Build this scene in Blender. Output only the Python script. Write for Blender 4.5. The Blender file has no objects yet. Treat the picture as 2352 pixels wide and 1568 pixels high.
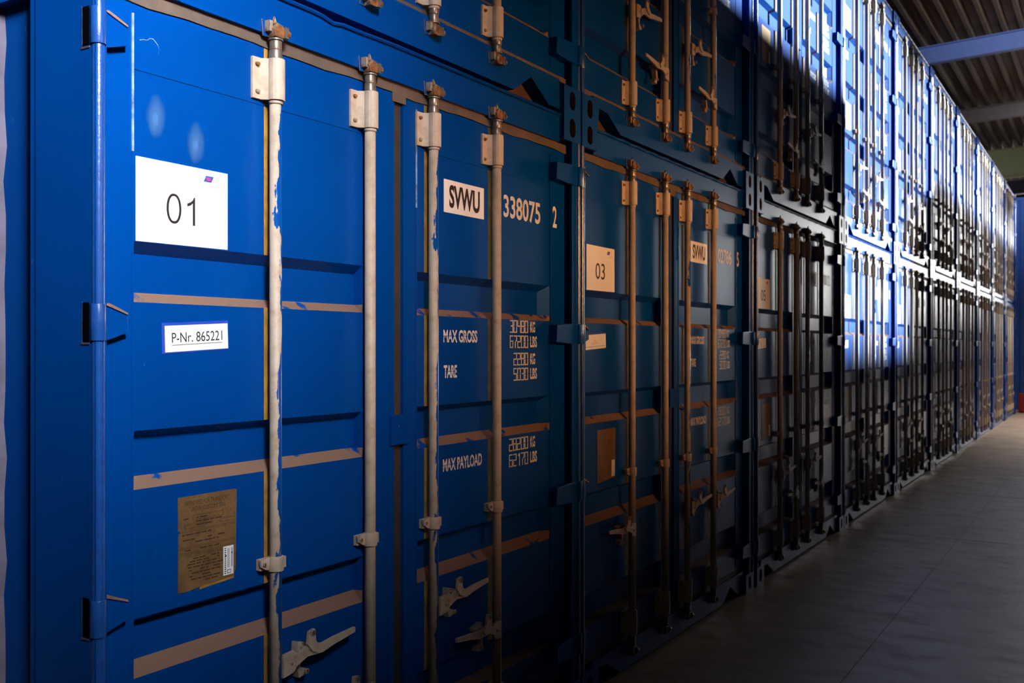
import bpy, math, random
from mathutils import Vector
random.seed(7)
SC = bpy.context.scene
COL = SC.collection

# ------------------------------------------------------------------ camera
TH = 0.5472                      # row direction lies 31 degrees right of the view axis
CAMY, CAMZ = -2.0199, 1.5788
cd = bpy.data.cameras.new('camera')
cam = bpy.data.objects.new('camera', cd); COL.objects.link(cam)
cam.location = (0, CAMY, CAMZ)
cam.rotation_euler = (math.pi/2, 0, TH - math.pi/2)
cd.sensor_width = 36.0
cd.lens = 2275.08/2352*36
cd.shift_y = 13.2/2352
cd.clip_start = 0.05; cd.clip_end = 200
cd.dof.use_dof = True; cd.dof.focus_distance = 3.0; cd.dof.aperture_fstop = 5.6
SC.camera = cam

# ------------------------------------------------------------------ view, world
vs = SC.view_settings
vs.view_transform = 'Standard'; vs.look = 'None'; vs.gamma = 1.0; vs.use_curve_mapping = False
vs.exposure = 0.0
w = bpy.data.worlds.new('world'); SC.world = w; w.use_nodes = True
bg = w.node_tree.nodes['Background']
bg.inputs[0].default_value = (0.9, 0.8, 0.7, 1); bg.inputs[1].default_value = 0.006

# ------------------------------------------------------------------ lights
def area(name, loc, target, sx, sy, power, color, spread=180):
    l = bpy.data.lights.new(name, 'AREA'); l.shape = 'RECTANGLE'
    l.size = sx; l.size_y = sy; l.energy = power; l.color = color
    l.spread = math.radians(spread)
    o = bpy.data.objects.new(name, l); COL.objects.link(o)
    o.location = loc
    d = Vector(target) - Vector(loc)
    o.rotation_euler = d.to_track_quat('-Z', 'Y').to_euler()
    return o
area('near_daylight', (0.0, -3.3, 4.0), (1.2, 0, 2.62), 0.9, 0.9, 46, (0.92, 0.95, 1.0), 46)
area('warm_fill', (4.5, -4.6, 2.5), (4.5, 0, 2.2), 3.8, 0.3, 16.5, (1.0, 0.47, 0.19), 40)  # added fill that warms the dim middle; no lamp known here
area('end_window', (41, -5.2, 5.0), (20, -2.2, 1.0), 7.4, 4.4, 850, (1.0, 0.97, 0.93), 140)
area('far_roof_light', (21.0, -4.6, 6.95), (20.8, -4.2, 0), 10, 1.0, 600, (1.0, 0.94, 0.86), 82)
area('streak_fill', (27, -4.9, 3.4), (25, 0, 2.6), 6.0, 2.0, 60, (1.0, 0.97, 0.93), 150)  # added for the bright streaks on the third container; no opening behind it
area('beam_fill', (14.6, -3.6, 6.3), (19.9, -.2, 7.1), 1.2, .5, 60, (0.85, 0.9, 1.0), 70)  # added uplight for the blue-grey rafter, hung below the closed roof
area('gate_fill', (22.5, -2.6, 6.6), (27.6, .4, 5.6), 1.0, .4, 22, (0.85, 0.92, 1.0), 50)  # added light to brighten the top of the blue gate, no skylight above
sl = bpy.data.lights.new('low_sun', 'SUN'); sl.energy = 23; sl.angle = math.radians(2.0); sl.color = (0.90, 1.0, 1.0)
so = bpy.data.objects.new('low_sun', sl); COL.objects.link(so)
so.location = (20, -14, 8); so.rotation_euler = Vector((-.64, .77, -.208)).to_track_quat('-Z', 'Y').to_euler()

# ------------------------------------------------------------------ material helpers
def new_mat(name):
    m = bpy.data.materials.new(name); m.use_nodes = True
    nt = m.node_tree; b = nt.nodes['Principled BSDF']
    return m, nt, b
def noise(nt, scale, detail=4, rough=0.55, vec=None, stretch=None):
    n = nt.nodes.new('ShaderNodeTexNoise'); n.inputs['Scale'].default_value = scale
    n.inputs['Detail'].default_value = detail; n.inputs['Roughness'].default_value = rough
    if vec is None:
        tc = nt.nodes.new('ShaderNodeTexCoord'); vec = tc.outputs['Object']
    if stretch:
        mp = nt.nodes.new('ShaderNodeMapping'); mp.inputs['Scale'].default_value = stretch
        nt.links.new(vec, mp.inputs['Vector']); vec = mp.outputs['Vector']
    nt.links.new(vec, n.inputs['Vector'])
    return n.outputs['Fac']
def ramp(nt, fac, p0, p1, c0=(0, 0, 0, 1), c1=(1, 1, 1, 1)):
    r = nt.nodes.new('ShaderNodeValToRGB')
    r.color_ramp.elements[0].position = p0; r.color_ramp.elements[1].position = p1
    r.color_ramp.elements[0].color = c0; r.color_ramp.elements[1].color = c1
    nt.links.new(fac, r.inputs['Fac']); return r.outputs['Color']
def mix(nt, fac, a, b):
    m = nt.nodes.new('ShaderNodeMix'); m.data_type = 'RGBA'
    if isinstance(fac, float): m.inputs[0].default_value = fac
    else: nt.links.new(fac, m.inputs[0])
    for s, v in ((6, a), (7, b)):
        if isinstance(v, tuple): m.inputs[s].default_value = v
        else: nt.links.new(v, m.inputs[s])
    return m.outputs[2]
def bump(nt, b, h, strength=0.2, dist=0.002):
    n = nt.nodes.new('ShaderNodeBump'); n.inputs['Strength'].default_value = strength
    n.inputs['Distance'].default_value = dist
    nt.links.new(h, n.inputs['Height']); nt.links.new(n.outputs['Normal'], b.inputs['Normal'])

def mat_blue():
    m, nt, b = new_mat('blue_container_paint')
    big = noise(nt, 1.3, 3)
    col = mix(nt, ramp(nt, big, .35, .7), (0.0, 0.047, 0.245, 1), (0.0, 0.057, 0.285, 1))
    sm = noise(nt, 3.0, 5, .6, stretch=(3, 3, .35))
    col = mix(nt, ramp(nt, sm, .64, .80, c1=(.14,)*3 + (1,)), col, (0.03, 0.12, 0.34, 1))
    sc = noise(nt, 16, 3, .8, stretch=(6, 6, .5))
    col = mix(nt, ramp(nt, sc, .735, .75, c1=(.6,)*3 + (1,)), col, (0.10, 0.24, 0.46, 1))
    nt.links.new(col, b.inputs['Base Color'])
    b.inputs['Roughness'].default_value = .33
    b.inputs['Specular IOR Level'].default_value = .28
    b.inputs['Specular Tint'].default_value = (0.12, 0.35, 1.0, 1)
    bump(nt, b, noise(nt, 7, 3), .35, .004)
    return m
def mat_plain(name, c, rough=.5, metal=0.0, var=.25, scale=12, bmp=0.0):
    m, nt, b = new_mat(name)
    c2 = tuple(max(0, x*(1-var)) for x in c)
    nt.links.new(mix(nt, ramp(nt, noise(nt, scale, 5), .35, .7), c + (1,), c2 + (1,)), b.inputs['Base Color'])
    b.inputs['Roughness'].default_value = rough; b.inputs['Metallic'].default_value = metal
    if bmp: bump(nt, b, noise(nt, scale*4, 4), bmp, .003)
    return m
def mat_dust():
    m, nt, b = new_mat('dusty_ledge')
    f = noise(nt, 7, 5, .6, stretch=(1, 1, 1))
    nt.links.new(mix(nt, ramp(nt, f, .36, .40), (0.0, 0.055, 0.27, 1), (0.24, 0.14, 0.10, 1)), b.inputs['Base Color'])
    b.inputs['Roughness'].default_value = .9
    b.inputs['Specular IOR Level'].default_value = .1
    return m
def mat_rod(name, lo, hi, side=None):
    # beige undercoat with patches of blue paint left on it
    m, nt, b = new_mat(name)
    f = noise(nt, 4.5, 6, .62, stretch=(3.2, 3.2, .9))
    if side is not None:
        tc = nt.nodes.new('ShaderNodeTexCoord')
        sx = nt.nodes.new('ShaderNodeSeparateXYZ'); nt.links.new(tc.outputs['Object'], sx.inputs[0])
        ad = nt.nodes.new('ShaderNodeMath'); ad.operation = 'MULTIPLY_ADD'
        nt.links.new(sx.outputs['X'], ad.inputs[0]); ad.inputs[1].default_value = side
        nt.links.new(f, ad.inputs[2]); f = ad.outputs[0]
    beige = mix(nt, ramp(nt, noise(nt, 30, 5), .45, .75), (0.53, 0.42, 0.32, 1), (0.40, 0.29, 0.20, 1))
    nt.links.new(mix(nt, ramp(nt, f, lo, hi), beige, (0.0, 0.065, 0.30, 1)), b.inputs['Base Color'])
    nt.links.new(ramp(nt, f, lo, hi, (.55,)*3 + (1,), (.28,)*3 + (1,)), b.inputs['Roughness'])
    bump(nt, b, f, .3, .002)
    return m
def mat_rust():
    m, nt, b = new_mat('rusty_steel')
    f = noise(nt, 45, 6, .7)
    c = mix(nt, ramp(nt, f, .4, .6), (0.09, 0.035, 0.015, 1), (0.36, 0.13, 0.03, 1))
    g = noise(nt, 20, 3)
    c = mix(nt, ramp(nt, g, .50, .58), c, (0.34, 0.27, 0.20, 1))
    nt.links.new(c, b.inputs['Base Color']); b.inputs['Roughness'].default_value = .6
    b.inputs['Metallic'].default_value = .15
    bump(nt, b, f, .8, .006)
    return m
def mat_floor():
    m, nt, b = new_mat('concrete_floor')
    c = mix(nt, ramp(nt, noise(nt, .6, 6, .6), .3, .7), (0.36, 0.265, 0.185, 1), (0.25, 0.18, 0.125, 1))
    st = noise(nt, 3.0, 8, .65, stretch=(1.7, .9, 1))
    c = mix(nt, ramp(nt, st, .48, .66, c1=(.7,)*3 + (1,)), c, (0.085, 0.065, 0.05, 1))
    gr = noise(nt, 70, 4, .7)
    c = mix(nt, ramp(nt, gr, .55, .75, c1=(.45,)*3 + (1,)), c, (0.36, 0.31, 0.26, 1))
    nt.links.new(c, b.inputs['Base Color'])
    nt.links.new(ramp(nt, st, .3, .75, (.36,)*3 + (1,), (.62,)*3 + (1,)), b.inputs['Roughness'])
    bump(nt, b, gr, .25, .003)
    return m
BLUE = mat_blue()
DUST = mat_dust()
RUBBED = mat_plain('rubbed_blue_edge', (0.01, 0.07, 0.30), .24, var=.2, scale=30, bmp=.25)
RUBBED.node_tree.nodes['Principled BSDF'].inputs['Specular IOR Level'].default_value = .9
PALE = mat_plain('pale_lit_slope', (0.16, 0.14, 0.20), .8, var=.3)  # pale tone standing in for light on a slanted side face
YEL = mat_plain('yellow_primer', (0.42, 0.22, 0.03), .7, var=.5, scale=20)
WELD = mat_plain('scratched_weld', (0.30, 0.48, 0.80), .35, var=.8, scale=40)
GASK = mat_plain('rubber_gasket', (0.135, 0.09, 0.065), .75, var=.35, scale=14, bmp=.3)
GASKD = mat_plain('shaded_gasket', (0.045, 0.032, 0.026), .8, var=.4, scale=14)  # gasket colour darkened for the shade in the door gap
ROD_A = mat_rod('beige_rod_paint_half_blue', .475, .485, side=9.0)
ROD_B = mat_rod('beige_rod_paint', .665, .68)
BEIGE = mat_rod('beige_bracket_paint', .70, .72)
METAL = mat_plain('worn_zinc', (0.30, 0.24, 0.19), .35, .6, var=.5, scale=30)
RUST = mat_rust()
DARK = mat_plain('flat_black', (0.003, 0.002, 0.003), 1.0, var=.2)
DARK.node_tree.nodes['Principled BSDF'].inputs['Specular IOR Level'].default_value = 0
BROWN = mat_plain('brown_rust_plate', (0.10, 0.045, 0.022), .85, var=.5, scale=18)
PAPER = mat_plain('white_paper', (0.86, 0.85, 0.85), .5, var=.03)
INK = mat_plain('black_ink', (0.015, 0.008, 0.012), .6, var=.1)
WPAINT = mat_plain('white_marking_paint', (0.78, 0.74, 0.72), .5, var=.2, scale=50)
SLEEVE = mat_plain('violet_blue_sleeve', (0.03, 0.08, 0.50), .25, var=.1)
LOGOB = mat_plain('logo_blue', (0.01, 0.10, 0.55), .5, var=.05)
LOGOR = mat_plain('logo_red', (0.75, 0.05, 0.12), .5, var=.05)
PINK = mat_plain('pale_red_print', (0.85, 0.50, 0.48), .5, var=.05)
def mat_plate():
    m, nt, b = new_mat('aged_brass_plate')
    c = mix(nt, ramp(nt, noise(nt, 12, 5), .3, .7), (0.30, 0.17, 0.07, 1), (0.17, 0.085, 0.03, 1))
    c = mix(nt, ramp(nt, noise(nt, 90, 4, .8), .50, .70, c1=(.5,)*3 + (1,)), c, (0.07, 0.035, 0.015, 1))
    nt.links.new(c, b.inputs['Base Color']); b.inputs['Roughness'].default_value = .5; b.inputs['Metallic'].default_value = .3
    return m
PLATE = mat_plate()
def mat_scuff():
    m, nt, b = new_mat('pale_scuff')
    b.inputs['Base Color'].default_value = (0.07, 0.20, 0.46, 1); b.inputs['Roughness'].default_value = .45
    tc = nt.nodes.new('ShaderNodeTexCoord'); mp = nt.nodes.new('ShaderNodeMapping')
    mp.inputs['Scale'].default_value = (22, 22, 12); nt.links.new(tc.outputs['Object'], mp.inputs['Vector'])
    g = nt.nodes.new('ShaderNodeTexGradient'); g.gradient_type = 'SPHERICAL'; nt.links.new(mp.outputs['Vector'], g.inputs['Vector'])
    f = noise(nt, 9, 6, .7, stretch=(4, 4, 1.2))
    mu = nt.nodes.new('ShaderNodeMath'); mu.operation = 'MULTIPLY'; nt.links.new(g.outputs['Fac'], mu.inputs[0]); nt.links.new(f, mu.inputs[1])
    nt.links.new(ramp(nt, mu.outputs[0], .16, .48, c1=(.75,)*3 + (1,)), b.inputs['Alpha'])
    return m
SCUFF = mat_scuff()
ETCH = mat_plain('etched_lines', (0.05, 0.028, 0.014), .6, var=.3)
FLOOR = mat_floor()
JOINT = mat_plain('floor_joint_filler', (0.075, 0.058, 0.045), .9, var=.6, scale=3)
STEELB = mat_plain('blue_grey_beam_paint', (0.085, 0.13, 0.33), .55, var=.1)
STEELD = mat_plain('brown_beam_paint', (0.10, 0.075, 0.07), .6, var=.15)
GREEN = mat_plain('olive_green_beam_paint', (0.20, 0.175, 0.05), .6, var=.1)
DECKM = mat_plain('brown_roof_deck', (0.085, 0.052, 0.028), .7, var=.25, scale=3)
WALLM = mat_plain('dim_hall_wall', (0.035, 0.026, 0.022), .9)
WHITEM = mat_plain('cream_fascia', (0.75, 0.66, 0.50), .7)
DOORM = mat_plain('blue_gate_sheet', (0.02, 0.085, 0.32), .75, var=.15, scale=2)
REDM = mat_plain('red_enamel', (0.30, 0.02, 0.02), .35, var=.3)

# ------------------------------------------------------------------ mesh helpers
class MB:
    def __init__(s): s.v = []; s.f = []; s.m = []; s.mats = []; s.sm = []
    def mi(s, mat):
        if mat not in s.mats: s.mats.append(mat)
        return s.mats.index(mat)
    def face(s, pts, mat, smooth=False):
        n = len(s.v); s.v += [tuple(p) for p in pts]
        s.f.append(tuple(range(n, n+len(pts)))); s.m.append(s.mi(mat)); s.sm.append(smooth)
    def box(s, x0, x1, y0, y1, z0, z1, mat, bev=0.0, skew=None):
        P = [(x, y, z) for x in (x0, x1) for y in (y0, y1) for z in (z0, z1)]
        if skew: P = [skew(p) for p in P]
        n = len(s.v); s.v += P; k = s.mi(mat)
        for q in ((0, 1, 3, 2), (4, 6, 7, 5), (0, 4, 5, 1), (2, 3, 7, 6), (0, 2, 6, 4), (1, 5, 7, 3)):
            s.f.append(tuple(n+i for i in q)); s.m.append(k); s.sm.append(False)
    def tube(s, p0, p1, r0, mat, r1=None, seg=14, caps=True):
        r1 = r0 if r1 is None else r1
        a, b = Vector(p0), Vector(p1); d = (b-a).normalized()
        u = d.cross(Vector((0, 0, 1)) if abs(d.z) < .9 else Vector((1, 0, 0))).normalized(); v = d.cross(u)
        n = len(s.v); k = s.mi(mat)
        for c, r in ((a, r0), (b, r1)):
            for i in range(seg):
                t = 2*math.pi*i/seg
                s.v.append(tuple(c + u*math.cos(t)*r + v*math.sin(t)*r))
        for i in range(seg):
            j = (i+1) % seg
            s.f.append((n+i, n+j, n+seg+j, n+seg+i)); s.m.append(k); s.sm.append(True)
        if caps:
            s.f.append(tuple(n+i for i in reversed(range(seg)))); s.m.append(k); s.sm.append(False)
            s.f.append(tuple(n+seg+i for i in range(seg))); s.m.append(k); s.sm.append(False)
    def path(s, pts, r, mat, seg=8):
        for a, b in zip(pts, pts[1:]): s.tube(a, b, r, mat, seg=seg)
    def prism_y(s, poly, y0, y1, mat):          # outline in x,z pushed along y
        n = len(s.v); k = s.mi(mat); c = len(poly)
        s.v += [(x, y0, z) for x, z in poly] + [(x, y1, z) for x, z in poly]
        s.f.append(tuple(n+i for i in range(c))); s.m.append(k); s.sm.append(False)
        s.f.append(tuple(n+c+i for i in reversed(range(c)))); s.m.append(k); s.sm.append(False)
        for i in range(c):
            j = (i+1) % c
            s.f.append((n+i, n+c+i, n+c+j, n+j)); s.m.append(k); s.sm.append(False)
    def mesh(s, name, bevel=0.0):
        me = bpy.data.meshes.new(name)
        me.from_pydata(s.v, [], s.f)
        for m in s.mats: me.materials.append(m)
        for p, k, q in zip(me.polygons, s.m, s.sm): p.material_index = k; p.use_smooth = q
        me.update()
        if bevel:
            import bmesh
            bm = bmesh.new(); bm.from_mesh(me)
            bmesh.ops.remove_doubles(bm, verts=bm.verts, dist=1e-5)
            es = [e for e in bm.edges if len(e.link_faces) == 2 and e.calc_face_angle(0) > .6]
            bmesh.ops.bevel(bm, geom=es, offset=bevel, segments=2, affect='EDGES', profile=.6, clamp_overlap=True)
            bm.to_mesh(me); bm.free()
        return me
    def build(s, name, parent=None, bevel=0.0, label=None):
        o = bpy.data.objects.new(name, s.mesh(name, bevel)); COL.objects.link(o)
        if parent is not None: o.parent = parent
        if label: o['label'] = label
        return o
def empty(name, loc=(0, 0, 0)):
    o = bpy.data.objects.new(name, None); COL.objects.link(o); o.location = loc
    o.empty_display_size = .2; return o
def structure(o): o['kind'] = 'structure'; return o

def text_geo(txt, x0, x1, z0, z1, y, mat, mb, rot=None, bold=0.0):
    """glyph outlines of a built-in sans font, fitted into the box x0..x1, z0..z1 and laid on plane y"""
    cu = bpy.data.curves.new('t', 'FONT'); cu.body = txt; cu.resolution_u = 4; cu.offset = bold
    ob = bpy.data.objects.new('t', cu); COL.objects.link(ob)
    bpy.context.view_layer.update()
    dg = bpy.context.evaluated_depsgraph_get()
    me = bpy.data.meshes.new_from_object(ob.evaluated_get(dg))
    xs = [v.co.x for v in me.vertices]; ys = [v.co.y for v in me.vertices]
    ax, bx, ay, by = min(xs), max(xs), min(ys), max(ys)
    n = len(mb.v); k = mb.mi(mat)
    for v in me.vertices:
        x = x0 + (v.co.x-ax)/(bx-ax)*(x1-x0); z = z0 + (v.co.y-ay)/(by-ay)*(z1-z0)
        if rot: x, z = rot(x, z)
        mb.v.append((x, y, z))
    for p in me.polygons:
        mb.f.append(tuple(n+i for i in p.vertices)); mb.m.append(k); mb.sm.append(False)
    bpy.data.objects.remove(ob); bpy.data.meshes.remove(me); bpy.data.curves.remove(cu)

# narrow stencil characters drawn with strokes on a 0..1 x 0..2 grid, cut at mid height
STK = {
 '0': [((0, 0), (0, 2)), ((0, 2), (1, 2)), ((1, 2), (1, 0)), ((1, 0), (0, 0))],
 '1': [((.8, 0), (.8, 2)), ((.8, 2), (.4, 1.7))],
 '2': [((0, 2), (1, 2)), ((1, 2), (1, 1)), ((1, 1), (0, 1)), ((0, 1), (0, 0)), ((0, 0), (1, 0))],
 '3': [((0, 2), (1, 2)), ((1, 2), (1, 0)), ((1, 0), (0, 0)), ((.3, 1.08), (1, 1.08))],
 '4': [((0, 2), (0, 1.08)), ((0, 1.08), (1, 1.08)), ((1, 2), (1, 0))],
 '5': [((1, 2), (0, 2)), ((0, 2), (0, 1.08)), ((0, 1.08), (1, 1.08)), ((1, 1.08), (1, 0)), ((1, 0), (0, 0))],
 '6': [((1, 2), (0, 2)), ((0, 2), (0, 0)), ((0, 0), (1, 0)), ((1, 0), (1, 1.08)), ((1, 1.08), (0, 1.08))],
 '7': [((0, 2), (1, 2)), ((1, 2), (1, 1.3)), ((1, 1.3), (.5, .9)), ((.5, .9), (.5, 0))],
 '8': [((0, 0), (0, 2)), ((0, 2), (1, 2)), ((1, 2), (1, 0)), ((1, 0), (0, 0)), ((0, 1.08), (1, 1.08))],
 'M': [((0, 0), (0, 2)), ((0, 2), (.5, 1)), ((.5, 1), (1, 2)), ((1, 2), (1, 0))],
 'A': [((0, 0), (0, 1.6)), ((0, 1.6), (.5, 2)), ((.5, 2), (1, 1.6)), ((1, 1.6), (1, 0)), ((0, .85), (1, .85))],
 'X': [((0, 0), (1, 2)), ((0, 2), (1, 0))],
 'G': [((1, 1.7), (1, 2)), ((1, 2), (0, 2)), ((0, 2), (0, 0)), ((0, 0), (1, 0)), ((1, 0), (1, .85)), ((1, .85), (.5, .85))],
 'R': [((0, 0), (0, 2)), ((0, 2), (1, 2)), ((1, 2), (1, 1.1)), ((1, 1.1), (0, 1.1)), ((.4, 1.1), (1, 0))],
 'O': [((0, 0), (0, 2)), ((0, 2), (1, 2)), ((1, 2), (1, 0)), ((1, 0), (0, 0))],
 'S': [((1, 1.8), (1, 2)), ((1, 2), (0, 2)), ((0, 2), (0, 1.1)), ((0, 1.1), (1, .9)), ((1, .9), (1, 0)), ((1, 0), (0, 0)), ((0, 0), (0, .3))],
 'T': [((0, 2), (1, 2)), ((.5, 2), (.5, 0))],
 'E': [((1, 2), (0, 2)), ((0, 2), (0, 0)), ((0, 0), (1, 0)), ((0, 1.1), (.8, 1.1))],
 'P': [((0, 0), (0, 2)), ((0, 2), (1, 2)), ((1, 2), (1, .85)), ((1, .85), (0, .85))],
 'Y': [((0, 2), (0, 1.1)), ((1, 2), (1, 1.1)), ((0, 1.1), (1, 1.1)), ((.5, 1.1), (.5, 0))],
 'L': [((0, 2), (0, 0)), ((0, 0), (1, 0))],
 'D': [((0, 0), (0, 2)), ((0, 2), (.8, 2)), ((.8, 2), (1, 1.7)), ((1, 1.7), (1, .3)), ((1, .3), (.8, 0)), ((.8, 0), (0, 0))],
 'K': [((0, 0), (0, 2)), ((0, .9), (1, 2)), ((.2, 1), (1, 0))],
 'B': [((0, 0), (0, 2)), ((0, 2), (1, 1.9)), ((1, 1.9), (1, 0)), ((1, 0), (0, 0)), ((0, 1.08), (1, 1.08))],
 'V': [((0, 2), (.5, 0)), ((.5, 0), (1, 2))],
 'W': [((0, 2), (.25, 0)), ((.25, 0), (.5, 2)), ((.5, 2), (.75, 0)), ((.75, 0), (1, 2))],
 'U': [((0, 2), (0, 0)), ((0, 0), (1, 0)), ((1, 0), (1, 2))],
}
def stroke_text(txt, x0, x1, z0, z1, y, mat, mb, w=.010, cut=True, gap=.42, wide=None):
    adv = [(.55 if c == ' ' else (wide or {}).get(c, 1.0)) for c in txt]
    tot = sum(adv) + gap*(len(txt)-1); ux = (x1-x0)/tot; h = (z1-z0)/2
    x = x0
    for c, a in zip(txt, adv):
        for (p, q) in STK.get(c, []):
            segs = [(p, q)]
            if cut and (p[1]-1)*(q[1]-1) < 0:       # stencil bridge at mid height
                t = (1-p[1])/(q[1]-p[1]); L = abs(q[1]-p[1]); e = .045/L*2
                lo, hi = t-e/2, t+e/2
                f = lambda s: (p[0]+(q[0]-p[0])*s, p[1]+(q[1]-p[1])*s)
                segs = [(p, f(lo)), (f(hi), q)]
            for (a0, b0) in segs:
                P = Vector((x + a0[0]*ux*a, z0 + a0[1]*h)); Q = Vector((x + b0[0]*ux*a, z0 + b0[1]*h))
                d = (Q-P)
                if d.length < 1e-6: continue
                d.normalize()
                ww = w/2*(1.0 if abs(d.y) > .5 else .8)
                n_ = Vector((-d.y, d.x))*ww
                e1 = d*ww*.9
                P2, Q2 = P-(e1 if (a0 == p) else e1*0), Q+(e1 if (b0 == q) else e1*0)
                mb.face([(c_.x, y, c_.y) for c_ in (P2-n_, Q2-n_, Q2+n_, P2+n_)], mat)
        x += ux*(a+gap)

# ------------------------------------------------------------------ the hall
mb = MB()
mb.box(-9, 46, -9.5, 7.0, -.3, 0.0, FLOOR)
fl = structure(mb.build('floor'))
def joint(x0, x1, y0, y1):
    mb = MB(); mb.box(x0, x1, y0, y1, 0.0, .0008, JOINT); return mb
for i, g in enumerate([joint(8.858, 8.868, -9.4, 0), joint(11.60, 11.61, -9.4, 0), joint(14.35, 14.36, -9.4, 0), joint(17.1, 17.11, -9.4, 0),
                       joint(-8, 45, -.9165, -.9135), joint(2, 45, -3.6, -3.594)]):
    structure(g.build('trim_%d' % (i+1)))

def roof_z(y): return 7.32 - .04*(y + 2.02)        # underside of the deck
# trapezoid roof deck, ribs running along the row
mb = MB()
ys = []
y = -9.6; pitch = .272
prof = []
while y < 7.2:
    prof += [(y, 0), (y+.060, 0), (y+.080, .15), (y+.252, .15)]
    y += pitch
X0, X1 = -9, 46
for (a, za), (b, zb) in zip(prof, prof[1:]):
    mb.face([(X0, a, roof_z(a)+za), (X1, a, roof_z(a)+za), (X1, b, roof_z(b)+zb), (X0, b, roof_z(b)+zb)], DECKM)
mb.box(X0, X1, -9.6, 7.2, 7.95, 8.1, DECKM)
structure(mb.build('ceiling'))
# rafters
def rafter(n, x, depth, web, fl_w, mat, matf, y0=-9.4, y1=7.0):
    mb = MB()
    def sk(p): return (p[0], p[1], p[2] + roof_z(p[1]) - .003)
    mb.box(x-web/2, x+web/2, y0, y1, -depth+.015, -.015, mat, skew=sk)
    mb.box(x-fl_w/2, x+fl_w/2, y0, y1, -depth, -depth+.018, matf, skew=sk)
    mb.box(x-fl_w/2, x+fl_w/2, y0, y1, -.018, 0, matf, skew=sk)
    return structure(mb.build('trim_%d' % n))
rafter(10, 19.9, .33, .012, .16, STEELB, STEELB)
rafter(11, 25.6, .33, .012, .18, STEELD, STEELD)
rafter(12, 31.3, .85, .02, .2, GREEN, GREEN)
rafter(13, 37.2, .5, .02, .2, STEELD, WHITEM)
rafter(14, 14.2, .33, .012, .16, STEELB, STEELB)
rafter(15, 8.5, .33, .012, .16, STEELB, STEELB)
mb = MB(); mb.tube((16.5, 1.2, 7.10), (15.5, -2.5, 7.25), .012, STEELD, seg=8)
structure(mb.build('trim_16'))
mb = MB(); mb.box(-9.2, 46, 6.8, 7.0, 0, 8, WALLM); structure(mb.build('wall_left'))
mb = MB(); mb.box(-9.2, 46, -9.7, -9.5, 0, 4.15, WALLM); structure(mb.build('wall_right'))
mb = MB(); mb.box(-9.2, -9.0, -9.5, 6.8, 0, 8, WALLM); structure(mb.build('wall_back'))
mb = MB(); mb.box(45.8, 46, -9.5, 6.8, 0, 8, WALLM); structure(mb.build('wall_front'))

# the stacks along the other side of the aisle
for k, (a, b, h_) in enumerate(((-8.9, 13.2, 5.16), (13.2, 18.6, 2.58), (18.6, 31.0, 5.16))):
    mb = MB(); mb.box(a, b, -7.6, -5.0, 0, h_, WALLM); structure(mb.build('wall_opposite'))

# blue gate sheet closing the bay behind the last stack
mb = MB()
for k in range(16):
    a = -.95 + k*.25
    mb.box(27.6, 27.66, a, a+.2, .02, 5.22, DOORM); mb.box(27.62, 27.66, a+.2, a+.25, .02, 5.22, DOORM)
mb.box(27.58, 27.68, -1.0, -.95, .0, 5.26, DOORM); mb.box(27.58, 27.68, -1.0, 3.1, 5.22, 5.30, DOORM)
structure(mb.build('door_1', bevel=0))

# ------------------------------------------------------------------ container pieces (origin: front lower left corner)
H = 2.591; W = 2.438; YD = .04; YR = .074
RIBS = [(1.840, 1.812, 1.715, 1.690), (1.373, 1.352, 1.257, 1.228), (.910, .893, .800, .764), (.452, .430, .335, .305)]
class Spec: pass
A = Spec(); A.leafL = (.040, .130, .998, 1.161); A.leafR = (1.211, 1.284, 2.226, 2.358)
A.rods = (.584, 1.000, 1.345, 1.757)
B = Spec(); B.leafL = (.036, .100, .985, 1.115); B.leafR = (1.165, 1.235, 2.190, 2.318)
B.rods = (.550, .970, 1.290, 1.705)

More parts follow.
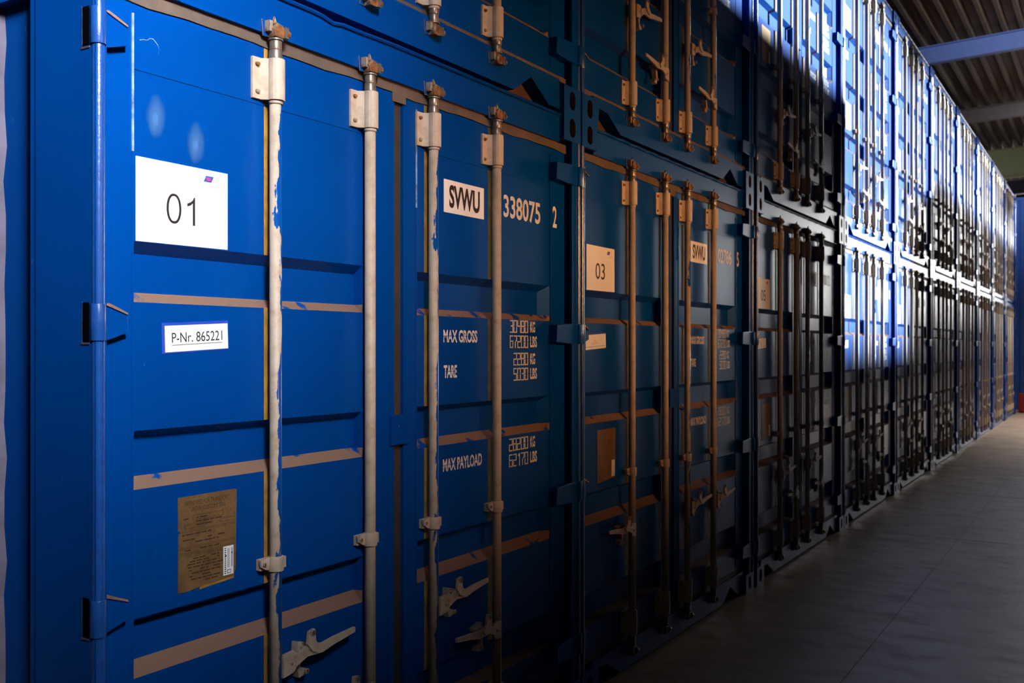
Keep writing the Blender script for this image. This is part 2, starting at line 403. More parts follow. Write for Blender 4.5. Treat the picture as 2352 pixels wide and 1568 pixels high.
def leaf_mesh(name, lf, rods, sloped_right, zb=.155, zt=2.428):
    x0, p0, p1, x1 = lf
    mb = MB()
    xs = [(x0, 0), (p0-.004, 0), (p0, 0)]
    rx = [r for r in rods if p0 < r < p1]
    st = []
    cols = [x0, p0]
    for r in rx:
        cols += [r-.016, r+.024]; st.append((r-.016, r+.024))
    cols += [p1, x1] if not sloped_right else [p1-.05, p1, x1]
    cols = sorted(cols)
    # the recess starts a hair inside p0
    cols.insert(cols.index(p0)+1, p0+.004)
    rin0, rin1 = p0+.004, (p1-.05 if sloped_right else p1-.004)
    if not sloped_right: cols = sorted(cols + [p1-.004])
    zs = [zb]; rec = set(); up = set()
    for (a, b, c, d) in RIBS:
        for q in (a, b, c, d): zs.append(q)
    zs += [2.262, zt]
    zs = sorted(set(zs))
    recz = {}
    for (a, b, c, d) in RIBS: recz[b] = 1; recz[c] = 1
    def yy(x, z): return YR if (z in recz and rin0-1e-6 <= x <= rin1+1e-6) else YD
    for i in range(len(cols)-1):
        for j in range(len(zs)-1):
            xa, xb, za, zc = cols[i], cols[i+1], zs[j], zs[j+1]
            pts = [(xa, yy(xa, za), za), (xb, yy(xb, za), za), (xb, yy(xb, zc), zc), (xa, yy(xa, zc), zc)]
            mat = BLUE
            up_f = any(abs(za-d) < 1e-6 and abs(zc-c) < 1e-6 for (a, b, c, d) in RIBS)
            inrec = yy(xa, za) == YR and yy(xa, zc) == YR
            if up_f and rin0-.005 <= xa and xb <= p1+.001: mat = DUST
            elif any(abs(xa-s0) < 1e-6 for s0, s1 in st) and not (recz.get(za) or recz.get(zc)): mat = YEL
            mb.face(pts, mat)
    # edges and back so the leaf is a solid slab
    yb = .10
    mb.face([(x0, YD, zb), (x0, YD, zt), (x0, yb, zt), (x0, yb, zb)], BLUE)
    mb.face([(x1, YD, zb), (x1, yb, zb), (x1, yb, zt), (x1, YD, zt)], BLUE)
    mb.face([(x0, YD, zt), (x1, YD, zt), (x1, yb, zt), (x0, yb, zt)], BLUE)
    mb.face([(x0, YD, zb), (x0, yb, zb), (x1, yb, zb), (x1, YD, zb)], BLUE)
    mb.face([(x0, yb, zb), (x0, yb, zt), (x1, yb, zt), (x1, yb, zb)], BLUE)
    # weld beads along the frame and the seam across the top panel
    mb.box(p0-.004, p0+.001, YD-.0035, YD, 2.06, zt-.03, WELD); mb.box(p0-.004, p0+.001, YD-.002, YD, zb+.02, 2.06, BLUE)
    mb.box(p0, p1, YD-.002, YD, 2.262, 2.265, BLUE)
    if sloped_right: mb.box(p1, p1+.004, YD-.003, YD, zb+.02, zt-.03, BLUE)
    return mb.mesh(name)

def frame_mesh(name, tier, near):
    mb = MB()
    lw = .030
    # left post: front nose, and the deep side face
    mb.box(0, lw, 0.004, .235, .118, 2.473, BLUE)
    mb.box(lw, lw+.03, .10, .235, .118, 2.473, BLUE)
    mb.box(.004, .03, .235, .262, .118, 2.473, BLUE)
    mb.tube((.014, .013, .118), (.014, .013, 2.473), .0150, RUBBED, seg=24, caps=False)
    # right post
    mb.box(2.366, W, .02, .235, .118, 2.473, BLUE)
    mb.box(2.366, W-.012, 0.006, .03, .118, 2.473, BLUE)
    mb.tube((W-.012, .010, .118), (W-.012, .010, 2.473), .0118, RUBBED, seg=20, caps=False)
    # header with its lip
    mb.box(.155, W-.155, .022, .12, 2.462, 2.572, BLUE)
    mb.box(.02, W-.02, .10, .20, 2.44, 2.58, BLUE)
    lip = []
    for k in range(0, 45):
        x = .156 + (W-.312)*k/44
        dip = -.010*math.exp(-((x-.83)/.035)**2) - .004*math.exp(-((x-.95)/.10)**2) if near else -.002*math.sin(k*1.7)
        lip.append((x, .018, 2.577+dip))
    for (a, b) in zip(lip, lip[1:]):
        q = [(-.0035, .0055), (-.0075, 0), (-.0035, -.0055), (.012, -.0055), (.012, .0055)]
        for (y0_, z0_), (y1_, z1_) in zip(q, q[1:] + q[:1]):
            mb.face([(a[0], a[1]+y0_, a[2]+z0_), (a[0], a[1]+y1_, a[2]+z1_), (b[0], b[1]+y1_, b[2]+z1_), (b[0], b[1]+y0_, b[2]+z0_)], BLUE)
    # sill with the two corner notches
    pocket = [(.155, .012), (.155, .140), (W-.155, .140), (W-.155, .012), (2.186, .012), (2.040, .094), (1.905, .012), (.445, .012), (.300, .090), (.215, .094), (.200, .012)]
    mb.prism_y(pocket, .022, .10, BLUE)
    mb.box(.16, W-.16, .085, .11, .012, .13, BROWN)
    mb.box(.0, W, .11, .2, .06, .15, BLUE)
    return mb.mesh(name, bevel=0)

def body_mesh(name):
    # side walls with vertical corrugations, roof and floor
    mb = MB()
    for side in (0, 1):
        xo = .035 if side == 0 else W-.035
        sgn = 1 if side == 0 else -1
        y = .262; pts = [(y, 0)]
        y = .418
        while y < 5.9:
            pts += [(y, 0), (y+.068, -.032), (y+.138, -.032), (y+.206, 0)]
            y += .278
        pts.append((6.03, 0))
        rows = 26
        for (a, da), (b, db) in zip(pts, pts[1:]):
            for r in range(rows if a < .6 else 1):
                rr = rows if a < .6 else 1
                z0 = .14 + (2.45-.14)*r/rr; z1 = .14 + (2.45-.14)*(r+1)/rr
                wv = lambda yv, z: yv + (.005*math.sin(z*23)+.004*math.sin(z*41+1) if .41 < yv < .55 else 0)
                mb.face([(xo+da*sgn, wv(a, z0), z0), (xo+da*sgn, wv(a, z1), z1), (xo+db*sgn, wv(b, z1), z1), (xo+db*sgn, wv(b, z0), z0)], PALE if (.40 < a < .43 and db != da) else BLUE)  # first slope painted pale for the light it catches
    for z0, z1 in ((.10, .16), (2.45, 2.56)):
        mb.box(.005, .05, .236, 6.05, z0, z1, BLUE); mb.box(W-.05, W-.005, .236, 6.05, z0, z1, BLUE)
    mb.box(.04, W-.04, .21, 6.03, 2.50, 2.54, BLUE)
    mb.box(.04, W-.04, .21, 6.03, .10, .15, BROWN)
    mb.box(.01, W-.01, 6.0, 6.058, .02, 2.57, BLUE)
    return mb.mesh(name)

def casting_mesh(name, top):
    # hollow steel corner block with an oval slot in its front face
    mb = MB(); w_, h_ = .154, .118
    n = 20; cx, cz = (.077, .059)
    oval = []; rect = []
    for i in range(n):
        t = 2*math.pi*(i+.5)/n
        c, s = math.cos(t), math.sin(t)
        ox = cx + .0265*c; oz = cz + (.0145 if s > 0 else -.0145) + .0265*s
        oval.append((ox, oz))
        m_ = max(abs(c)/(w_/2), abs(s)/(h_/2))
        rect.append((cx + c/m_, cz + s/m_))
    for i in range(n):
        j = (i+1) % n
        mb.face([(rect[i][0], 0, rect[i][1]), (rect[j][0], 0, rect[j][1]), (oval[j][0], 0, oval[j][1]), (oval[i][0], 0, oval[i][1])], BLUE)
        mb.face([(oval[i][0], 0, oval[i][1]), (oval[j][0], 0, oval[j][1]), (oval[j][0], .03, oval[j][1]), (oval[i][0], .03, oval[i][1])], BROWN)
    # rect corners
    for (a, b) in ((0, 0), (w_, 0), (0, h_), (w_, h_)):
        near = sorted(rect, key=lambda p: (p[0]-a)**2+(p[1]-b)**2)[:2]
        mb.face([(near[0][0], 0, near[0][1]), (a, 0, b), (near[1][0], 0, near[1][1])], BLUE)
    mb.face([(0, .05, 0), (w_, .05, 0), (w_, .05, h_), (0, .05, h_)], BROWN)
    mb.face([(0, 0, 0), (0, 0, h_), (0, .178, h_), (0, .178, 0)], BLUE)
    mb.face([(w_, 0, 0), (w_, .178, 0), (w_, .178, h_), (w_, 0, h_)], BLUE)
    mb.face([(0, 0, h_), (w_, 0, h_), (w_, .178, h_), (0, .178, h_)], BLUE)
    mb.face([(0, 0, 0), (0, .178, 0), (w_, .178, 0), (w_, 0, 0)], BLUE)
    mb.face([(0, .178, 0), (0, .178, h_), (w_, .178, h_), (w_, .178, 0)], BLUE)
    return mb.mesh(name)

def gasket_mesh(name, sp):
    mb = MB()
    xm0, xm1 = sp.leafL[3], sp.leafR[0]
    def wob(x0, x1, z0, z1, amp, y0, y1, n=36):
        k = random.random()*9
        for i in range(n):
            a = x0+(x1-x0)*i/n; b = x0+(x1-x0)*(i+1)/n
            f = lambda x: z0 + amp*(math.sin(x*11+k)+.6*math.sin(x*29+k*2))
            mb.face([(a, y0, f(a)), (b, y0, f(b)), (b, y0, z1), (a, y0, z1)], GASK)
            mb.face([(a, y0, f(a)), (a, y1, f(a)), (b, y1, f(b)), (b, y0, f(b))], GASK)
    wob(.04, 2.37, 2.427, 2.458, .0035, .0355, .06)
    mb.box(.04, 2.37, .0365, .06, 2.430, 2.462, GASK)
    mb.box(.04, 2.37, .0365, .06, .139, .160, GASK)
    mb.box(xm0-.004, xm1+.004, .052, .07, .15, 2.40, GASKD)
    mb.box(xm0-.012, xm1+.010, .036, .05, 2.40, 2.46, GASK)
    mb.box(sp.leafR[3], 2.366, .075, .09, .13, 2.45, GASK)
    mb.box(.03, .042, .075, .09, .13, 2.45, GASK)
    return mb.mesh(name)

def hinge_mesh(name, left):
    mb = MB(); hh = .043
    if left:
        mb.tube((.013, .012, -hh), (.013, .012, hh), .0178, RUBBED, seg=20)
        mb.prism_y([(.012, -hh), (.012, hh), (.045, hh-.002), (.098, hh-.022), (.100, -hh+.020), (.045, -hh+.002)], .018, YD+.002, BLUE)
        mb.prism_y([(.030, hh), (.098, hh-.024), (.098, hh-.018), (.045, hh+.004)], .014, YD+.002, DUST)
        mb.face([(-.0008, .026, -hh-.004), (-.0008, .026, hh+.004), (-.0008, .052, hh+.004), (-.0008, .052, -hh-.004)], DARK)  # flat black face painted in for the shade inside the hinge slot
        mb.box(-.0014, .0, .052, .055, -hh-.006, hh+.006, BLUE)
        mb.box(-.0022, .0, .024, .055, -hh-.009, -hh-.004, BROWN)
    else:
        mb.tube((-.014, .004, -hh), (-.014, .004, hh), .0155, BLUE, seg=16)
        mb.prism_y([(-.012, -hh), (-.012, hh), (-.11, hh), (-.215, hh-.006), (-.222, -hh+.006), (-.11, -hh)], .000, YD-.012, BLUE)
        mb.prism_y([(-.12, -hh), (-.12, hh), (-.215, hh-.006), (-.222, -hh+.006)], .02, YD+.002, BLUE)
    return mb.mesh(name, bevel=.003)

def rod_mesh(name, mat):
    mb = MB(); n = 24
    mb.tube((0, 0, .205), (0, 0, 2.36), .0175, mat, seg=20)
    return mb.mesh(name)
def bracket_mesh(name, flip):
    # saddle plate: flange with two bolts at the left, a barrel over the rod, narrow flange at the right
    mb = MB(); h0, h1 = -.058, .058
    s = 1
    prof = [(-.066, .030), (-.066, .022), (-.036, .020), (-.024, .004)]
    for k in range(9):
        t = math.pi - math.pi*k/8
        prof.append((.0245*math.cos(t), -.004 - .0225*math.sin(t)))
    prof += [(.0265, .006), (.033, .012), (.040, .018), (.040, .030)]
    for (a, b) in zip(prof, prof[1:]):
        mb.face([(a[0], a[1], h0), (b[0], b[1], h0), (b[0], b[1], h1), (a[0], a[1], h1)], BEIGE, True)
    for h in (h0, h1):
        mb.face([(p[0], p[1], h) for p in prof], BEIGE)
    for x, y in ((-.050, .016), (.0335, .008)):
        for z in (-.038, .038):
            mb.tube((x, y+.006, z), (x, y-.003, z), .0075 if x < 0 else .0045, RUST, r1=.005 if x < 0 else .003, seg=8)
    mb.tube((0, 0, h0-.010), (0, 0, h0), .0205, BEIGE, seg=18)
    return mb.mesh(name)
def cam_mesh(name, up):
    # worn collar, cam head and the keeper welded to the rail
    mb = MB(); s = 1 if up else -1
    mb.tube((0, 0, 0), (0, 0, s*.026), .0205, METAL, r1=.018, seg=16)
    mb.tube((0, 0, s*.026), (0, 0, s*.052), .0175, METAL, seg=16)
    mb.tube((0, 0, s*.052), (0, 0, s*.058), .0215, METAL, seg=16)
    z0, z1 = sorted((s*.060, s*.100))
    mb.prism_y([(-.018, z0), (-.026, (z0+z1)/2), (-.012, z1), (.012, z1-.004), (.022, z0+.012), (.012, z0)], -.018, .012, RUST)
    mb.box(.016, .032, -.022, .012, z0+.002, z1-.006, METAL)
    mb.tube((.024, -.016, (z0+z1)/2-.004), (.036, -.016, (z0+z1)/2-.004), .011, RUST, seg=9)
    mb.box(-.034, -.020, -.010, .014, z0+.012, z1+.004, RUST)
    mb.prism_y([(-.040, z0), (-.046, z1+.006), (.040, z1+.004), (.036, z0+.002)], .008, .0125, BLUE)
    mb.prism_y([(-.022, z1-.006), (-.014, z1+.018*s if up else z1+.006), (-.004, z1-.002)], -.012, -.004, RUST)
    return mb.mesh(name, bevel=.0015)
def guide_mesh(name):
    mb = MB()
    mb.tube((0, 0, -.021), (0, 0, .021), .0225, BEIGE, seg=18)
    mb.prism_y([(-.052, .016), (-.018, .020), (-.018, -.018), (-.034, -.014), (-.050, -.004)], .002, .012, BEIGE)
    mb.box(-.046, .03, .012, .030, -.016, .016, BEIGE)
    mb.tube((-.042, .002, .004), (-.042, -.003, .004), .0065, RUST, seg=8)
    mb.box(.018, .028, -.014, .02, -.014, .018, BEIGE)
    return mb.mesh(name, bevel=.0015)
def handle_mesh(name, s):
    # hub plate, cranked flat bar and grip; s=+1 runs right, -1 runs left
    mb = MB()
    hub = [(.006*s, -.036), (.048*s, -.030), (.058*s, -.018), (.058*s, .024), (.048*s, .032), (.006*s, .030)]
    if s < 0: hub = hub[::-1]
    mb.prism_y(hub, -.026, -.016, BEIGE)
    mb.tube((.036*s, -.026, -.002), (.036*s, -.030, -.002), .006, RUST, seg=8)
    pts = [(.050, .000, .016), (.100, .018, .016), (.165, .012, .014), (.210, .020, .012), (.310, .030, .008)]
    for (a, za, ha), (b, zb, hb) in zip(pts, pts[1:]):
        poly = [(a*s, za-ha), (b*s, zb-hb), (b*s, zb+hb), (a*s, za+ha)]
        if s < 0: poly = poly[::-1]
        mb.prism_y(poly, -.030, -.020, BEIGE)
    return mb.mesh(name, bevel=.0015)
def catch_mesh(name, s):
    # retaining catch and swinging latch on the door
    mb = MB()
    P = lambda l: [(x*s, z) for x, z in (l if s > 0 else l[::-1])]
    mb.prism_y(P([(-.020, .028), (.010, .020), (.030, .012), (.028, .000), (.0, -.002), (-.012, -.050), (.012, -.056), (.014, -.074), (-.016, -.078), (-.026, -.040)]), .004, .030, BEIGE)
    mb.prism_y(P([(-.024, .028), (-.018, .064), (.006, .068), (.012, .030), (.034, .010), (.020, -.006), (-.004, .004)]), -.038, -.028, BEIGE)
    mb.tube((-.006*s, -.034, .010), (-.006*s, .03, .010), .007, METAL, seg=10)
    mb.tube((.002*s, -.006, -.060), (.002*s, -.012, -.060), .008, RUST, seg=8)
    mb.tube((-.006*s, -.038, .058), (-.006*s, -.044, .058), .010, METAL, seg=8)
    return mb.mesh(name, bevel=.0015)

M = {}
for key, sp in (('A', A), ('B', B)):
    M['leafL', key] = leaf_mesh('door', sp.leafL, sp.rods, False)
    M['leafR', key] = leaf_mesh('door', sp.leafR, sp.rods, True)
    M['gasket', key] = gasket_mesh('door_gasket', sp)
M['frameA'] = frame_mesh('frame', 0, True); M['frameB'] = frame_mesh('frame', 0, False)
M['body'] = body_mesh('body'); M['cast'] = casting_mesh('corner_casting', True)
M['hL'] = hinge_mesh('hinge', True); M['hR'] = hinge_mesh('hinge', False)
M['rodA'] = rod_mesh('locking_rod', ROD_A); M['rodB'] = rod_mesh('locking_rod', ROD_B)
M['br'] = bracket_mesh('rod_bracket', False); M['camU'] = cam_mesh('cam_keeper', True); M['camD'] = cam_mesh('cam_keeper', False)
M['guide'] = guide_mesh('rod_guide')
M['han1'] = handle_mesh('rod_handle', 1); M['han-1'] = handle_mesh('rod_handle', -1)
M['cat1'] = catch_mesh('handle_catch', 1); M['cat-1'] = catch_mesh('handle_catch', -1)

def put(name, mesh, parent, loc=(0, 0, 0), label=None):
    o = bpy.data.objects.new(name, mesh); COL.objects.link(o); o.parent = parent; o.location = loc
    if label: o['label'] = label
    return o

YP = YD - .0012        # face of a sticker lying on the door
def sheet(name, parent, quad, mat, t=.001, y=YD-.0002, label=None):
    mb = MB(); n = quad if len(quad) > 2 else [(quad[0][0], quad[0][1]), (quad[1][0], quad[0][1]), (quad[1][0], quad[1][1]), (quad[0][0], quad[1][1])]
    mb.prism_y(n, y-t, y, mat)
    return mb.build(name, parent, label=label)

def paper_sign(c, x0, z0, txt):
    p = sheet('paper_sign', c, [(x0, z0), (x0+.295, z0+.002), (x0+.295, z0+.208), (x0, z0+.209)], PAPER, label='white paper sheet reading %s' % txt if txt else 'white paper sheet')
    if txt:
        mb = MB()
        if txt == '01':
            cx_, cz_ = x0+.1155, z0+.0925; n_ = 40
            ring = lambda rx, rz: [(cx_+rx*math.copysign(abs(math.cos(t))**.86, math.cos(t)), cz_+rz*math.sin(t)) for t in [2*math.pi*k/n_ for k in range(n_)]]
            ro, ri = ring(.0235, .0385), ring(.0165, .0320)
            for k in range(n_):
                j = (k+1) % n_
                mb.face([(p[0], YP-.0003, p[1]) for p in (ro[k], ro[j], ri[j], ri[k])], INK)
            d = .0075; xx = x0+.156
            mb.face([(x, YP-.0003, z) for x, z in ((xx+.020, z0+.055), (xx+.020+d, z0+.055), (xx+.020+d, z0+.1285), (xx+.0235, z0+.1285), (xx+.020, z0+.121))], INK)
            mb.face([(x, YP-.0003, z) for x, z in ((xx+.020, z0+.121), (xx+.012, z0+.115), (xx+.002, z0+.111), (xx+.002, z0+.103), (xx+.013, z0+.107), (xx+.020, z0+.113))], INK)
        else:
            text_geo(txt, x0+.091, x0+.190, z0+.055, z0+.130, YP-.0003, INK, mb)
        mb.build('printed_number', p)
    mb = MB(); lx, lz = x0+.212, z0+.176
    mb.face([(x, YP-.0003, z) for x, z in ((lx, lz), (lx+.026, lz), (lx+.034, lz+.016), (lx+.008, lz+.016))], LOGOB)
    for k in range(3):
        mb.box(lx+.008+k*.0062, lx+.0125+k*.0062, YP-.0006, YP-.0004, lz+.004, lz+.012, LOGOR)
    mb.box(lx+.008, lx+.026, YP-.0006, YP-.0004, lz+.0035, lz+.0050, LOGOR)
    for k in range(4):
        mb.box(lx+.036-k*.002, lx+.038-k*.002, YP-.0006, YP-.0004, lz+.013-k*.0042, lz+.0145-k*.0042, LOGOR)
        mb.box(lx+.040-k*.002, lx+.066-k*.004, YP-.0005, YP-.0004, lz+.0132-k*.0042, lz+.0140-k*.0042, PINK)
    mb.box(lx+.018, lx+.060, YP-.0005, YP-.0004, lz-.012, lz-.009, PINK)
    mb.build('logo', p)
def parcel_label(c, x0, z0, txt):
    R = lambda x, z: (x0 + (x) - z*0.03, z0 + z + x*.052)
    p = sheet('number_label', c, [R(0, 0), R(.219, 0), R(.219, .078), R(0, .078)], SLEEVE, t=.0012, label='white label in a blue border')
    mb = MB()
    mb.prism_y([R(.009, .003), R(.217, .003), R(.217, .0705), R(.009, .0705)], YD-.0022, YD-.0014, PAPER)
    if txt:
        def rot(x, z): return R(x, z)
        text_geo(txt, .030, .197, .026, .052, YD-.0026, INK, mb, rot=rot)
        mb.face([(x, YD-.0026, z) for x, z in (R(.030, .0195), R(.197, .0195), R(.197, .0208), R(.030, .0208))], INK)
    else:
        for k in range(4): mb.face([(x, YD-.0026, z) for x, z in (R(.07+.01*k, .026+k*.008), R(.13-.008*k, .026+k*.008), R(.13-.008*k, .030+k*.008), R(.07+.01*k, .030+k*.008))], PINK)
        mb.face([(x, YD-.0026, z) for x, z in (R(.01, .0145), R(.21, .0145), R(.21, .0158), R(.01, .0158))], INK)
    mb.build('printed_text', p)
def id_plate(c, x0, z0, near=False):
    out = [(x0, z0), (x0+.03, z0-.001), (x0+.075, z0+.004), (x0+.12, z0+.008), (x0+.190, z0+.010), (x0+.190, z0+.016), (x0+.196, z0+.03), (x0+.197, z0+.12), (x0+.199, z0+.245),
           (x0+.192, z0+.247), (x0, z0+.246), (x0+.001, z0+.16), (x0+.008, z0+.157), (x0+.002, z0+.150)]
    p = sheet('identification_plate', c, out, PLATE, t=.0015, label='brown metal approval plate')
    if near:
        mb = MB(); mb.prism_y([(x0+.07, z0-.003), (x0+.19, z0+.004), (x0+.19, z0+.010), (x0+.075, z0+.004)], YD-.001, YD-.0002, YEL)
        mb.build('primer_patch', p, label='yellow primer bared under the plate')
        mb = MB(); y = YD-.0021
        text_geo('APPROVED FOR TRANSPORT', x0+.022, x0+.172, z0+.222, z0+.234, y, ETCH, mb)
        text_geo('UNDER CUSTOMS SEAL', x0+.040, x0+.160, z0+.205, z0+.217, y, ETCH, mb)
        text_geo('CSC SAFETY APPROVAL', x0+.028, x0+.150, z0+.086, z0+.095, y, ETCH, mb)
        for z in (.157, .153, .114, .110, .100, .096):
            mb.box(x0+.004, x0+.194, y, y+.0003, z0+z, z0+z+.0009, ETCH)
        for (a, b, z1, z2) in ((.048, .15, .182, .194), (.020, .085, .162, .172), (.140, .188, .164, .173)):
            mb.box(x0+a, x0+b, y, y+.0003, z0+z1, z0+z1+.0009, ETCH); mb.box(x0+a, x0+b, y, y+.0003, z0+z2, z0+z2+.0009, ETCH)
            mb.box(x0+a, x0+a+.0009, y, y+.0003, z0+z1, z0+z2, ETCH); mb.box(x0+b, x0+b+.0009, y, y+.0003, z0+z1, z0+z2, ETCH)
        rr = random.Random(3)
        for z in (.186, .176, .167, .145, .138, .131, .123, .104, .080, .073, .066, .058, .050, .042, .034, .026, .018):
            x = .010 + rr.random()*.03
            while x < .135:
                l = .006+rr.random()*.02
                if rr.random() < .6: mb.box(x0+x, x0+x+l, y, y+.0003, z0+z, z0+z+.0035, ETCH)
                x += l+.004
        mb.box(x0+.165, x0+.188, y-.0002, y+.0003, z0+.165, z0+.171, YEL)
        mb.build('etched_text', p)
    mb = MB(); a, b, c_, d = x0+.151, x0+.186, z0+.017, z0+.095
    mb.prism_y([(a, c_), (b, c_), (b, d), (a, d)], YD-.0032, YD-.0018, PAPER)
    if near:
        for k in range(13): mb.box(a+.003, a+.0085, YD-.0036, YD-.0033, c_+.004+k*.0056, c_+.0065+k*.0056, INK)
        for q in (.0145, .0185, .027, .0305):
            mb.box(a+q, a+q+.0012, YD-.0036, YD-.0033, c_+.02, d-.006, INK)
        mb.box(a+.012, a+.026, YD-.0036, YD-.0033, c_+.004, c_+.014, INK)
        mb.box(a+.0135, a+.0245, YD-.0039, YD-.0037, c_+.0055, c_+.0125, PAPER)
        mb.box(a+.027, a+.0305, YD-.0036, YD-.0033, c_+.056, c_+.060, INK)
        mb.box(a+.0055, a+.010, YD-.0036, YD-.0033, c_+.050, c_+.054, INK)
    mb.build('barcode_sticker', p)
MARKS = {}
def markings(c, key, dx, serial, check, near):
    """white stencilled marks on the right-hand leaf; dx moves the layout"""
    o = sheet('owner_code_plate', c, [(1.447+dx, 2.065), (1.711+dx, 2.066), (1.711+dx, 2.184), (1.447+dx, 2.184)], PAPER, label='white sticker reading SVWU')
    if (key, 'S') not in MARKS:
        mb = MB(); text_geo('SVWU', 1.480+dx, 1.682+dx, 2.084, 2.168, YP-.0003, INK, mb, bold=.035); MARKS[key, 'S'] = mb.mesh('printed_letters')
    put('printed_letters', MARKS[key, 'S'], o)
    mb = MB(); n = len(serial)
    text_geo(serial, 2.146-.049*n+.002+dx, 2.146+dx, 2.092, 2.182, YD-.0006, WPAINT, mb, bold=.02)
    mb.build('serial_number', c, label='white stencilled serial number')
    mb = MB(); text_geo(check, 2.252+dx, 2.290+dx, 2.092, 2.184, YD-.0006, WPAINT, mb, bold=.02)
    mb.build('check_digit', c, label='white stencilled single digit')
    y = YD-.0006
    words = [('MAX GROSS', 1.445, 1.666, 1.596), ('TARE', 1.447, 1.531, 1.468), ('MAX PAYLOAD', 1.442, 1.698, 1.131)]
    vals = [('30480', 'KG', 1.904, 1.639), ('67200', 'LBS', 1.904, 1.578), ('2280', 'KG', 1.932, 1.508), ('5030', 'LBS', 1.932, 1.447), ('28200', 'KG', 1.898, 1.166), ('62170', 'LBS', 1.898, 1.103)]
    for t, x0, x1, z in words:
        k_ = (key, t)
        if k_ not in MARKS:
            mb = MB(); text_geo(t, x0+dx, x1+dx, z, z+.046, y, WPAINT, mb, bold=.03)
            mb.box(x0+dx-.001, x1+dx+.001, y-.0004, y-.0002, z+.0225, z+.0243, BLUE); MARKS[k_] = mb.mesh('weight_marking')
        put('weight_marking', MARKS[k_], c, label='white stencilled words %s' % t)
    for t, u, x0, z in vals:
        k_ = (key, t)
        if k_ not in MARKS:
            mb = MB(); stroke_text(t, x0+dx, 2.042+dx, z, z+.046, y, WPAINT, mb, w=.0058, gap=.40)
            text_geo(u, 2.062+dx, 2.062+dx+(.040 if u == 'KG' else .056), z, z+.046, y, WPAINT, mb, bold=.03)
            mb.box(2.060+dx, 2.120+dx, y-.0004, y-.0002, z+.0225, z+.0243, BLUE); MARKS[k_] = mb.mesh('weight_value')
        put('weight_value', MARKS[k_], c, label='white stencilled weight %s %s' % (t, u))

def container(X, Zb, sp, key, label, group, sign=None, serial='338075', check='2', handles=None, near=False, hz=(.68, .49)):
    c = empty('shipping_container', (X, 0, Zb))
    c['label'] = label; c['category'] = 'container'
    if group: c['group'] = group
    put('frame', M['frameA'] if near else M['frameB'], c); put('body', M['body'], c)
    for cx in (0, W-.154):
        for cz in (0, H-.118): put('corner_casting', M['cast'], c, (cx, 0, cz))
    put('door_gasket', M['gasket', key], c, label='brown weathered rubber door gasket')
    dl = put('door', M['leafL', key], c, label='left door leaf')
    dr = put('door', M['leafR', key], c, label='right door leaf')
    for z in (.27, .945, 1.637, 2.33):
        put('hinge', M['hL'], dl, (0, 0, z)); put('hinge', M['hR'], dr, (W, 0, z))
    mats = ('rodA', 'rodB', 'rodA', 'rodB') if near else ('rodB', 'rodB', 'rodA', 'rodA' if key == 'B' and not sign else 'rodB')
    handles = handles or (1, -1, 1, -1)
    for i, rx in enumerate(sp.rods):
        r = put('locking_rod', M[mats[i]], c, (rx, .010, 0), label='beige locking rod, half covered by blue paint' if mats[i] == 'rodA' else 'beige locking rod with blue flecks')
        put('rod_bracket', M['br'], r, (0, 0, 2.333)); put('rod_bracket', M['br'], r, (0, 0, .232))
        put('cam_keeper', M['camU'], r, (0, 0, 2.392), label='rusty cam and keeper'); put('cam_keeper', M['camD'], r, (0, 0, .172), label='rusty cam and keeper')
        put('rod_guide', M['guide'], r, (0, 0, .968))
        s = handles[i]
        if s:
            z = hz[0] if i % 2 == 0 else hz[1]
            if near and Zb == 0 and i == 3: z = .505
            put('rod_handle', M['han%d' % s], r, (0, 0, z)); put('handle_catch', M['cat%d' % s], r, (.115*s, 0, z+.012))
    dx = 0 if key == 'A' else -.035
    g0, g1 = sp.leafL[3]-.027, sp.leafR[0]+.020
    if ('pad', key) not in M:
        mb = MB(); mb.box(g0, g1, .030, YD, 1.252, 1.353, BLUE); mb.tube(((g0+g1)/2-.012, .031, 1.315), ((g0+g1)/2-.012, .027, 1.315), .004, METAL, seg=8)
        M['pad', key] = mb.mesh('seal_cover_plate', .003)
    put('seal_cover_plate', M['pad', key], c)
    if near and Zb == 0:
        for (sx, sz, ex, ez, sd) in ((.198, 2.16, .050, .085, 1), (.325, 2.115, .045, .085, 4)):
            mb = MB(); mb.face([(-ex, 0, -ez), (ex, 0, -ez), (ex, 0, ez), (-ex, 0, ez)], SCUFF)
            q = mb.build('scuff_mark', c, label='pale scuff rubbed into the blue paint'); q.location = (sx, YD-.0006, sz)
        mb = MB(); pts = [(.150, 2.338), (.160, 2.342), (.172, 2.343), (.180, 2.350), (.190, 2.351), (.198, 2.345), (.205, 2.338), (.208, 2.328), (.206, 2.318)]
        for a_, b_ in zip(pts, pts[1:]):
            mb.face([(a_[0], YD-.0006, a_[1]-.0011), (b_[0], YD-.0006, b_[1]-.0011), (b_[0], YD-.0006, b_[1]+.0006), (a_[0], YD-.0006, a_[1]+.0006)], WELD)
        mb.build('chalk_mark', c, label='small pale chalk squiggle')
    if sign is not None:
        paper_sign(c, .138 if key == 'A' else .118, 1.841, sign)
        parcel_label(c, .217 if key == 'A' else .02+.08, 1.562, 'P-Nr. 865221' if near else '')
    id_plate(c, .266 if key == 'A' else .225, .945, near)
    markings(c, key, dx, serial, check, near)
    return c

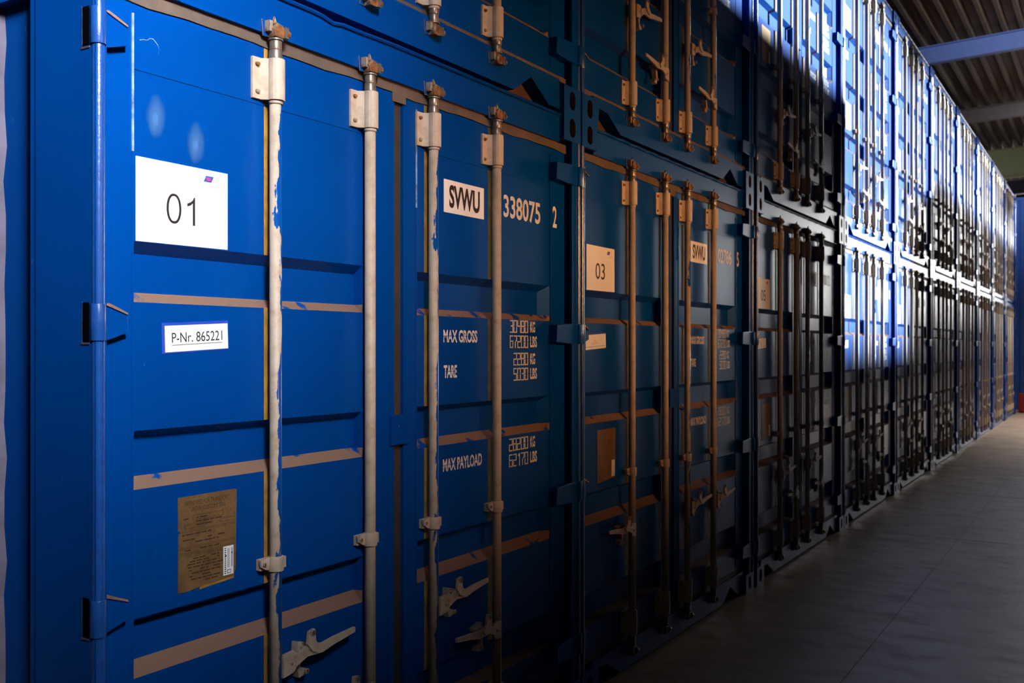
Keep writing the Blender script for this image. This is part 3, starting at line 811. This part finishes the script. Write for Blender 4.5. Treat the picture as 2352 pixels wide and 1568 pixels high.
X1_ = 1.462
starts = [X1_, 3.914, 6.425, 8.885, 11.335, 13.80, 16.32, 18.82, 21.33, 23.85]
signs = ['01', '03', '05', '07', '09', '11', '13', '15', '17', '19']
serials = [('338075', '2'), ('02786', '5'), ('338012', '7'), ('337964', '1'), ('338120', '4'), ('338051', '3'), ('337910', '6'), ('338143', '8'), ('338066', '0'), ('337982', '5')]
ordn = ['first', 'second', 'third', 'fourth', 'fifth', 'sixth', 'seventh', 'eighth', 'ninth', 'last']
for i, X in enumerate(starts):
    sp, key = (A, 'A') if i == 0 else (B, 'B')
    low = {0: 'blue shipping container on the floor with the white sheet 01, nearest the viewer',
           1: 'dark blue shipping container on the floor with the paper sheet 03',
           2: 'shaded blue shipping container on the floor with the paper sheet 05'}.get(i,
           'blue shipping container on the floor, %s from the left in the bottom row' % ordn[i])
    up = {0: 'blue shipping container stacked on the one marked 01, only its lower edge in view',
          1: 'dark blue shipping container stacked on the one marked 03',
          2: 'blue shipping container stacked on the one marked 05, half sunlit and half in shade'}.get(i,
          'bright blue shipping container in the top row, %s from the left' % ordn[i])
    container(X, 0, sp, key, low, 'blue containers of the bottom row', sign=signs[i], serial=serials[i][0], check=serials[i][1],
              near=(i == 0), handles=(1, -1, 1, -1) if i != 1 else (-1, 0, 1, 1), hz=(.68, .49) if i != 1 else (.69, .68))
    container(X, H, sp, key, up, 'blue containers of the top row', sign=None if i < 3 else '', serial=serials[(i+3) % 10][0], check=serials[(i+3) % 10][1],
              near=(i == 0), hz=(.645, .42))

# ------------------------------------------------------------------ small red cabinet by the last stack
e = empty('metal_box', (26.9, -.15, 0)); e['label'] = 'small red metal box standing on the floor past the last container'; e['category'] = 'box'
mb = MB(); mb.box(-.12, .12, -.10, .14, .03, .46, REDM); mb.build('cabinet', e, bevel=.012)
mb = MB(); mb.box(-.10, .10, -.08, .12, 0, .03, DARK); mb.build('base', e)
mb = MB(); mb.box(-.10, .10, -.108, -.10, .06, .43, REDM); mb.build('door', e, bevel=.003)
